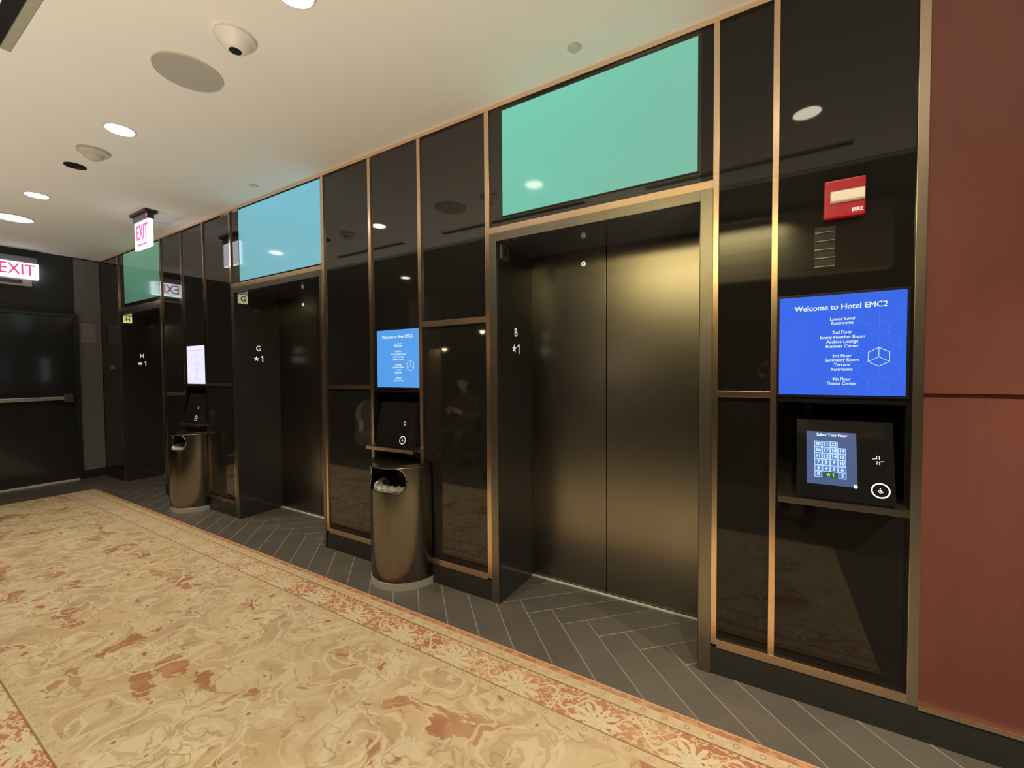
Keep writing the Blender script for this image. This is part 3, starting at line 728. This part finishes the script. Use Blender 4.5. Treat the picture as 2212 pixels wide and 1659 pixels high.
# ------------------------------------------------------------------ fire strobe, reflected lines, call button
t = thing('fire_alarm', 'red fire alarm strobe with clear lens on black wall', 'fire alarm', (0.256, 0, 2.066))
MB().box(-0.064, 0.064, -0.030, 0, -0.073, 0.073, 0.006).build('housing', M['red_plastic'], t)
MB().box(-0.044, 0.060, -0.046, -0.028, -0.012, 0.024, 0.006).build('strobe_lens', M['lens'], t)
mb = MB(); mb.box(-0.046, 0.062, -0.034, -0.028, -0.018, 0.030, 0.003); mb.build('lens_frame', M['plastic_cream'], t)
mb = MB(); text_mb(mb, 'FIRE', 0.020, XF_Y(0.040, -0.0305, -0.052), ext=0.0004, bold=0.0006, sx=0.95); mb.build('lettering', M['white_print'], t)
t = thing('reflection_plate', 'dark flush plate with thin bright strips standing in for a reflection below red alarm', 'wall plate', (0.198, 0, 1.882))  # plate and strips built in place of bright lines reflected in the glass
MB().box(-0.034, 0.034, -0.002, 0, -0.075, 0.090).build('plate', M['black_lacquer'], t)
for i in range(5):
    MB().box(-0.033, 0.033, -0.006, -0.001, -0.070+i*0.034, -0.067+i*0.034).build('bright_strip', M['chrome'], t)
t = thing('call_button', 'small grey button plate on the wall by the far corner', 'button', (-7.52, 0, 1.50))
MB().box(-0.07, 0.07, -0.010, 0, -0.025, 0.025, 0.004).build('plate', M['plastic_grey'], t)
MB().lathe([(0.0, -0.014), (0.012, -0.014), (0.012, -0.009)], axis='y', n=20).build('button', M['chrome'], t)

# ------------------------------------------------------------------ end wall: door, notice, exit sign
W = XL
struct(MB().box(W, W+0.012, -0.255, -0.004, 0.11, 2.94).build('wall_left', mat('charcoal_panel', (0.22, 0.225, 0.225, 1), 0.5, noise=0.15, nscale=5)))
t = thing('exit_door', 'dark double exit door in the end wall with steel push bar', 'door', (W, -1.18, 0))
MB().box(0.0, 0.03, -0.90, 0.90, 0.012, 2.155, 0.002).build('door_leaf', M['black_lacquer'], t)
f = MB(); f.box(0, 0.045, 0.90, 0.945, 0, 2.20, 0.002); f.box(0, 0.045, -0.945, -0.90, 0, 2.20, 0.002); f.box(0, 0.045, -0.90, 0.90, 2.157, 2.20, 0.002); f.build('door_frame', M['base_black'], t)
MB().box(0.03, 0.07, -0.9, 0.9, 0.0, 0.020, 0.002).build('threshold', M['nosing'], t)
pb = MB(); pb.box(0.075, 0.105, 0.06, 0.78, 1.075, 1.120, 0.006); pb.build('push_bar', M['sill'], t)
MB().box(0.03, 0.11, 0.77, 0.86, 1.045, 1.155, 0.006).build('bar_mount', M['frame_steel'], t)
MB().box(0.03, 0.11, 0.0, 0.065, 1.055, 1.145, 0.006).build('bar_mount', M['frame_steel'], t)
t = thing('notice_plate', 'small grey notice plate on panel beside the exit door', 'notice', (W+0.012, -0.135, 1.965))
MB().box(0, 0.008, -0.075, 0.075, -0.115, 0.115, 0.002).build('plate', M['plastic_grey'], t)
for z in (0.112, -0.121): MB().box(0.0, 0.012, -0.081, 0.081, z, z+0.009, 0.001).build('holder_rail', M['plastic_cream'], t)

t = thing('exit_sign', 'lit EXIT sign with lamp box below on the end wall', 'exit sign', (W, -0.765, 2.69), 'exit signs')
MB().box(0.0, 0.055, -0.185, 0.185, -0.095, 0.095, 0.004).build('housing', M['exit_glow'], t)
MB().box(0.055, 0.060, -0.185, 0.185, -0.093, 0.093, 0.002).build('face', M['exit_white'], t)
mb = MB(); text_mb(mb, 'EXIT', 0.190, XF_X(0.0605, 0.004, 0.002), ext=0.0006, bold=0.002, sx=0.76); mb.build('lettering', M['exit_red'], t)
MB().box(0.0, 0.05, -0.185, 0.175, 0.097, 0.170, 0.003).build('top_canopy', M['plastic_grey'], t)
MB().box(0.0, 0.05, -0.185, 0.125, -0.185, -0.097, 0.005).build('lamp_box', M['plastic_white'], t)
MB().box(0.050, 0.054, -0.14, 0.045, -0.165, -0.122, 0.001).build('lamp_window', M['dark_window'], t)

t = thing('exit_sign', 'hanging EXIT sign with double arrow under the ceiling', 'exit sign', (-5.18, -0.40, 2.755), 'exit signs')
MB().box(-0.18, 0.18, -0.012, 0.012, -0.135, 0.118, 0.004).build('panel', M['exit_glow'], t)
MB().box(-0.174, 0.174, -0.0145, -0.012, -0.130, 0.112, 0.001).build('face', M['exit_soft'], t)
MB().box(-0.174, 0.174, 0.012, 0.0145, -0.130, 0.112, 0.001).build('back_face', M['exit_back'], t)
mb = MB(); text_mb(mb, 'EXIT', 0.200, XF_Y(0.0, -0.0148, 0.014), ext=0.0006, bold=0.004, sx=0.64); mb.build('lettering', M['exit_pink'], t)
mb = MB(); X = XF_Y(0, -0.0148, -0.098)
line2(mb, (-0.085, 0), (0.085, 0), 0.013, X, 0.0008)
poly2(mb, [(-0.115, 0), (-0.08, 0.020), (-0.08, -0.020)], X, 0.0008); poly2(mb, [(0.115, 0), (0.08, -0.020), (0.08, 0.020)], X, 0.0008); mb.build('arrow', M['exit_pink'], t)
MB().box(-0.17, 0.17, -0.028, 0.028, 0.120, 0.178, 0.003).build('battery_box', M['plastic_grey'], t)
MB().box(-0.185, 0.19, -0.05, 0.05, 0.178, 0.2025, 0.003).build('canopy', M['plastic_black'], t)
led = MB().box(0.170, 0.176, -0.026, 0.02, 0.122, 0.176, 0.002).build('end_cap', M['plastic_black'], t)
MB().lathe([(0.0, -0.0325), (0.005, -0.031), (0.006, -0.028)], axis='y', n=16).build('indicator', M['red_led'], t, loc=(0.155, 0, 0.150))

# ------------------------------------------------------------------ ceiling devices
def downlight(x, y, label, group, z=H):
    t = thing('recessed_downlight', label, 'ceiling light', (x, y, z), group)
    MB().lathe([(0.072, -0.001), (0.072, -0.005), (0.080, -0.004), (0.083, 0.0)], n=40).build('trim_ring', M['plastic_white'], t, smooth=True)
    MB().lathe([(0.0, -0.003), (0.072, -0.003)], n=40).build('lens', M['lamp_face'], t)
for x, lb in zip(DOWN_X, ('recessed downlight in ceiling in front of the red-brown wall', 'recessed downlight in the ceiling nearest the red wall, seen only mirrored', 'bright recessed downlight cut by the top edge of view',
                           'bright recessed downlight between large round speaker and beige detector', 'farthest bright recessed downlight before the hanging exit sign')):
    downlight(x, -1.05, lb, 'downlights along the corridor ceiling')
for (x, y), lb in zip(ADDED_FAR_DOWN, ('added recessed downlight over the left part of lounge', 'added recessed downlight over the middle of lounge', 'added recessed downlight over the right part of lounge')):
    downlight(x, y, lb, 'added downlights over the lounge', H+0.06)
def speaker(x, y, r, label, m, z=H):
    t = thing('ceiling_speaker', label, 'speaker', (x, y, z), 'round ceiling speakers')
    MB().lathe([(r-0.006, -0.004), (r-0.003, -0.007), (r, -0.006), (r+0.002, 0.0)], n=64).build('rim', M['plastic_cream'], t, smooth=True)
    MB().lathe([(0.0, -0.006), (r-0.006, -0.005)], n=64).build('grille', m, t)
speaker(-2.575, -1.06, 0.150, 'large round grey speaker grille in the ceiling, upper left', M['grille'])
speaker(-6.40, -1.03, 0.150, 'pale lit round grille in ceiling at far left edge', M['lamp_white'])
t = thing('dome_detector', 'white domed ceiling sensor with black eye', 'detector', (-2.125, -1.055, H))
MB().lathe([(0.085, 0.0), (0.086, -0.012), (0.078, -0.022), (0.062, -0.030), (0.050, -0.050), (0.034, -0.060), (0.026, -0.062)], n=48).build('housing', M['plastic_white'], t, smooth=True)
MB().lathe([(0.0, -0.064), (0.024, -0.063), (0.027, -0.059)], n=32).build('eye', M['plastic_black'], t, smooth=True)
t = thing('smoke_detector', 'beige conical smoke detector on the ceiling beyond the downlight', 'detector', (-4.03, -1.05, H))
MB().lathe([(0.085, 0.0), (0.086, -0.018), (0.070, -0.026), (0.055, -0.030)], n=40).build('base', M['plastic_cream'], t, smooth=True)
MB().lathe([(0.055, -0.030), (0.050, -0.048), (0.030, -0.062), (0.0, -0.064)], n=40).build('sensor_head', M['plastic_cream'], t, smooth=True)
t = thing('recessed_port', 'small black round opening in ceiling beside beige detector', 'ceiling port', (-4.43, -1.046, H))
MB().lathe([(0.062, 0.0), (0.062, -0.004), (0.056, -0.005), (0.054, -0.001)], n=36).build('collar', M['plastic_black'], t, smooth=True)
MB().lathe([(0.0, -0.0015), (0.055, -0.0015)], n=36).build('opening', M['plastic_black'], t)
for x, y, lb in ((-0.805, -0.175, 'tiny flush sprinkler disc in ceiling above elevator B'), (-3.649, -0.172, 'tiny flush sprinkler disc in ceiling above elevator G')):
    t = thing('sprinkler_cover', lb, 'sprinkler', (x, y, H), 'flush sprinkler covers')
    MB().lathe([(0.0, -0.008), (0.028, -0.008), (0.031, -0.005), (0.031, 0.0)], n=32).build('cover_disc', M['plastic_cream'], t, smooth=True)
    MB().lathe([(0.031, -0.001), (0.036, -0.002), (0.038, 0.0)], n=32).build('escutcheon', M['plastic_white'], t, smooth=True)

# ------------------------------------------------------------------ carpet
cp = MB().box(-3.73, 3.73, -0.805, 0.805, 0, 0.012, 0.003).build('carpet_runner', M['carpet'], loc=(-3.27, -1.150, 0.0))
tag(cp, 'long worn oriental carpet runner in cream and rust with floral borders', 'carpet')

# ------------------------------------------------------------------ lounge behind the camera (seen mirrored in the wall)
def added_floor_can(x, y, label):  # made-up housing for the added ceiling fill lights
    t = thing('added_uplight', label, 'lamp', (x, y, 0), 'added floor uplights along the lounge edge')
    MB().lathe([(0.075, 0.0), (0.075, 0.125), (0.070, 0.125), (0.068, 0.10), (0.0, 0.10)], n=36).build('can', M['plastic_black'], t, smooth=True)
    MB().lathe([(0.0, 0.0), (0.095, 0.0), (0.095, 0.010), (0.075, 0.014)], n=36).build('base', M['plastic_black'], t, smooth=True)
for (x, y, p), lb in zip(ADDED_UPLIGHTS, ('black added floor uplight can right of the camera', 'black added floor uplight can opposite elevator B', 'black added floor uplight can opposite elevator G',
                                    'black added floor uplight can opposite the farther bin', 'black added floor uplight can nearest the exit door')):
    added_floor_can(x, y, lb)
def armchair(x, y, rz, m, label):
    t = thing('armchair', label, 'armchair', (x, y, 0), 'armchairs in the lounge', rz)
    MB().box(-0.34, 0.34, -0.33, 0.30, 0.24, 0.44, 0.05).build('seat', m, t, smooth=True)
    b = MB()      # curved shell back: half barrel
    ro, ri = 0.42, 0.34; N = 28
    for k in range(N):
        a, c_ = PI*0.0+PI*k/N, PI*(k+1)/N
        zt = lambda q: 0.62+0.30*math.sin(q)**1.5
        v = [b.bm.verts.new((r*math.cos(q), r*math.sin(q)*0.95, z)) for q in (a, c_) for r in (ro, ri) for z in (0.22, max(0.62, zt(q) if 0 < q < PI else 0.62))]
        o0, o1, i0, i1, p0, p1, s0, s1 = v
        for f_ in ((o0, p0, p1, o1), (i0, i1, s1, s0), (o1, p1, s1, i1), (o0, i0, s0, p0)): b.bm.faces.new(f_)
        if k == 0: b.bm.faces.new((o0, o1, i1, i0))
        if k == N-1: b.bm.faces.new((p0, s0, s1, p1))
    bmesh.ops.remove_doubles(b.bm, verts=b.bm.verts, dist=0.0005)
    b.build('backrest', m, t, smooth=True)
    for sx in (-1, 1):
        for sy in (-1, 1):
            MB().lathe([(0.012, 0.0), (0.020, 0.245)], n=14, cx=sx*0.26, cy=sy*0.22).build('leg', M['gold'], t, smooth=True)
armchair(-5.55, -2.85, PI*0.55, M['upholstery_grey'], 'pale grey barrel armchair mirrored at left of the kiosk')
armchair(-3.95, -3.06, PI*0.95, M['upholstery_dark'], 'dark barrel armchair mirrored in the panel beside elevator B')
armchair(-2.5, -3.9, PI*1.1, M['upholstery_grey'], 'pale grey barrel armchair in the middle of lounge')
t = thing('side_table', 'small round brass side table between the two armchairs', 'table', (-4.72, -2.75, 0))
MB().lathe([(0.0, 0.50), (0.22, 0.50), (0.225, 0.51), (0.22, 0.52), (0.0, 0.52)], n=40).build('table_top', M['gold'], t, smooth=True)
MB().lathe([(0.015, 0.02), (0.015, 0.50)], n=16).build('stem', M['gold'], t, smooth=True)
MB().lathe([(0.0, 0.0), (0.14, 0.0), (0.14, 0.012), (0.0, 0.02)], n=36).build('foot', M['gold'], t, smooth=True)

for (x, y, z), lb in zip(((-5.97, -5.0, 1.90), (-4.97, -5.0, 2.22), (-4.62, -5.3, 1.75)), ('domed pendant lamp farthest left in the lounge', 'highest of the three domed pendant lamps in the lounge', 'lowest of the three domed pendant lamps in the lounge')):
    t = thing('pendant_lamp', lb, 'lamp', (x, y, z), 'pendant lamps over the lounge')
    MB().lathe([(0.02, 0.16), (0.10, 0.12), (0.17, 0.03), (0.18, 0.0), (0.175, 0.0), (0.10, 0.10), (0.0, 0.13)], n=36).build('shade', M['gold'], t, smooth=True)
    MB().lathe([(0.004, 0.15), (0.004, H+0.06-z)], n=8).build('cord', M['plastic_black'], t)
    MB().lathe([(0.0, -0.05), (0.04, -0.03), (0.055, 0.02), (0.03, 0.07), (0.0, 0.09)], n=24).build('bulb', M['bulb'], t, smooth=True)

t = thing('floor_lamp', 'standing lamp with glowing drum shade deep in the lounge', 'lamp', (-2.35, -5.05, 0))
MB().lathe([(0.0, 0.0), (0.15, 0.0), (0.15, 0.015), (0.02, 0.03), (0.012, 0.05), (0.012, 1.45), (0.0, 1.46)], n=32).build('pole', M['gold'], t, smooth=True)
MB().lathe([(0.17, 1.42), (0.15, 1.78), (0.147, 1.78), (0.167, 1.42)], n=40).build('lamp_shade', M['shade_glow'], t, smooth=True)

# people (only their reflections are in the picture)
M['skin'] = mat('skin', (0.52, 0.32, 0.23, 1), 0.5, noise=0.06, nscale=8)
M['cloth_dark'] = mat('dark_clothing', (0.022, 0.023, 0.027, 1), 0.85, noise=0.15, nscale=30, bump=0.2)
M['cloth_grey'] = mat('grey_clothing', (0.07, 0.07, 0.065, 1), 0.85, noise=0.15, nscale=30, bump=0.2)
M['hair'] = mat('dark_hair', (0.025, 0.018, 0.013, 1), 0.6, noise=0.2, nscale=60, bump=0.4)
def person(name, label, loc, rz, J, E_, R_, head, pitch_, hands, cloth):
    """J joints, E_ bones, R_ radii; head centre; hands: list of (wrist, palm direction, finger curl direction)"""
    t = thing(name, label, 'person', loc, None, rz)
    bm = bmesh.new(); sk = bm.verts.layers.skin.verify(); V = {}
    for k, p in J.items():
        v = bm.verts.new(p); v[sk].radius = (R_[k], R_[k]); v[sk].use_root = (k == 'pelvis'); V[k] = v
    for a, b_ in E_: bm.edges.new((V[a], V[b_]))
    me = bpy.data.meshes.new('tmp'); bm.to_mesh(me); bm.free()
    o = bpy.data.objects.new('tmp', me); C.objects.link(o)
    sm = o.modifiers.new('s', 'SKIN'); sm.branch_smoothing = 0.6; sm.use_smooth_shade = True
    o.modifiers.new('u', 'SUBSURF').levels = 2
    bpy.context.view_layer.update()
    m2 = bpy.data.meshes.new_from_object(o.evaluated_get(bpy.context.evaluated_depsgraph_get())); bpy.data.objects.remove(o)
    mb = MB(); mb.bm.from_mesh(m2); bpy.data.meshes.remove(m2)
    Hm = Matrix.Translation(head) @ Matrix.Rotation(pitch_, 4, 'X')
    def ell(c, r, seg=20):
        q = bmesh.ops.create_uvsphere(mb.bm, u_segments=seg, v_segments=seg//2+2, radius=1.0)
        for v in q['verts']:
            p = Vector((v.co.x*r[0], v.co.y*r[1], v.co.z*r[2]))
            if len(c) == 4 and p.z < 0: p.x *= 1+p.z*3.2; p.y = p.y*(1+p.z*1.6)
            v.co = Hm @ (Vector(c[:3])+p)
    ell((0, 0, 0, 1), (0.076, 0.096, 0.118), 28)             # skull narrowing to the jaw
    ell((0, 0.098, -0.015), (0.013, 0.020, 0.026), 12)       # nose
    ell((0, 0.084, -0.062), (0.026, 0.012, 0.009), 12)       # mouth
    for sx in (-1, 1):
        ell((sx*0.076, -0.005, -0.01), (0.008, 0.018, 0.030), 12)
        ell((sx*0.030, 0.086, 0.010), (0.014, 0.008, 0.009), 12)
    for wrist, fd, cd in hands:
        w_ = Vector(wrist); fd = Vector(fd).normalized(); cd = Vector(cd).normalized(); sd = fd.cross(cd).normalized()
        mb.tube([w_, w_+fd*0.03, w_+fd*0.06, w_+fd*0.085], [0.024, 0.034, 0.036, 0.028], 12)
        for k, L in enumerate((0.070, 0.078, 0.073, 0.058)):
            b0 = w_+fd*0.078+sd*(k-1.5)*0.018
            mb.tube([b0, b0+fd*L*0.45+cd*0.004, b0+fd*L*0.75+cd*L*0.30, b0+fd*L*0.80+cd*L*0.62], [0.0095, 0.009, 0.008, 0.006], 8)
        b0 = w_+fd*0.03-sd*0.028
        mb.tube([b0, b0-sd*0.022+fd*0.022, b0-sd*0.030+fd*0.045+cd*0.012, b0-sd*0.026+fd*0.062+cd*0.022], [0.013, 0.011, 0.010, 0.007], 8)
    o = mb.build('body', cloth, t, smooth=True); o.data.materials.append(M['skin'])
    hc = Vector(head)
    for p in o.data.polygons:
        c = p.center
        if (c-hc).length < 0.150 or any((c-(Vector(h[0])+Vector(h[1]).normalized()*0.09)).length < 0.098 for h in hands): p.material_index = 1
    hb = MB(); q = bmesh.ops.create_uvsphere(hb.bm, u_segments=28, v_segments=18, radius=1.0)
    dele = []
    for v in q['verts']:
        p = Vector((v.co.x*0.084, v.co.y*0.104-0.006, v.co.z*0.126+0.004))
        if p.z < 0.045-0.5*max(0, -p.y)-0.0 and p.y > -0.02 or p.z < -0.06 or (p.y > 0.05 and p.z < 0.07): dele.append(v)
        v.co = Hm @ p
    bmesh.ops.delete(hb.bm, geom=dele, context='VERTS')
    h_ = hb.build('hair', M['hair'], t, smooth=True)
    so = h_.modifiers.new('thick', 'SOLIDIFY'); so.thickness = 0.008
    return t
EDG = [('pelvis', 'spine'), ('spine', 'chest'), ('chest', 'neck'), ('neck', 'head')]
for s_ in 'lr': EDG += [('chest', 'sh'+s_), ('sh'+s_, 'el'+s_), ('el'+s_, 'wr'+s_), ('pelvis', 'hip'+s_), ('hip'+s_, 'kn'+s_), ('kn'+s_, 'an'+s_), ('an'+s_, 'to'+s_)]
RAD = dict(pelvis=0.135, spine=0.125, chest=0.15, neck=0.058, head=0.055)
for s_ in 'lr': RAD.update({'sh'+s_: 0.068, 'el'+s_: 0.047, 'wr'+s_: 0.030, 'hip'+s_: 0.098, 'kn'+s_: 0.065, 'an'+s_: 0.045, 'to'+s_: 0.038})
def both(d):
    out = {}
    for k, p in d.items():
        if k in ('pelvis', 'spine', 'chest', 'neck', 'head'): out[k] = p
        else: out[k+'r'] = p; out[k+'l'] = (-p[0],)+tuple(p[1:])
    return out
ux, uy = -math.sin(yaw), math.cos(yaw)
ph = both(dict(pelvis=(0, 0, 0.92), spine=(0, 0.0, 1.10), chest=(0, -0.01, 1.30), neck=(0, 0.02, 1.46), head=(0, 0.05, 1.54), sh=(0.17, 0.0, 1.37), el=(0.24, 0.12, 1.14), wr=(0.120, 0.33, 1.33),
                 hip=(0.095, 0, 0.86), kn=(0.11, 0.02, 0.48), an=(0.115, -0.02, 0.085), to=(0.135, 0.15, 0.04)))
person('person', 'standing person in dark clothes holding up a phone to photograph', (-ux*0.475, -2.125-uy*0.475, 0), yaw, ph, EDG, RAD, (0, 0.07, 1.62), -0.12,
       [((0.118, 0.335, 1.335), (-0.15, 0.35, 1), (-1, -0.1, 0)), ((-0.118, 0.335, 1.335), (0.15, 0.35, 1), (1, -0.1, 0))], M['cloth_dark'])
phn = MB().box(-0.078, 0.078, -0.0045, 0.0045, -0.038, 0.038, 0.003).build('phone', M['plastic_black'], None, loc=(-ux*0.034, -2.125-uy*0.034, 1.40), rot=(0, 0, yaw))
tag(phn, 'black phone held up sideways by the standing person', 'phone')
st = both(dict(pelvis=(0, -0.05, 0.56), spine=(0, -0.10, 0.74), chest=(0, -0.11, 0.93), neck=(0, -0.05, 1.09), head=(0, -0.01, 1.16), sh=(0.17, -0.09, 0.99), el=(0.25, 0.02, 0.74), wr=(0.11, 0.24, 0.80),
               hip=(0.095, -0.02, 0.535), kn=(0.13, 0.42, 0.53), an=(0.13, 0.46, 0.085), to=(0.14, 0.61, 0.04)))
person('person', 'seated person in dark clothes bent over a phone in dark armchair', (-3.95, -3.02, 0), PI*-0.05, st, EDG, RAD, (0, 0.03, 1.23), -0.45,
       [((0.105, 0.245, 0.805), (-0.45, 0.8, 0.35), (-0.5, 0, 0.9)), ((-0.105, 0.245, 0.805), (0.45, 0.8, 0.35), (0.5, 0, 0.9))], M['cloth_grey'])
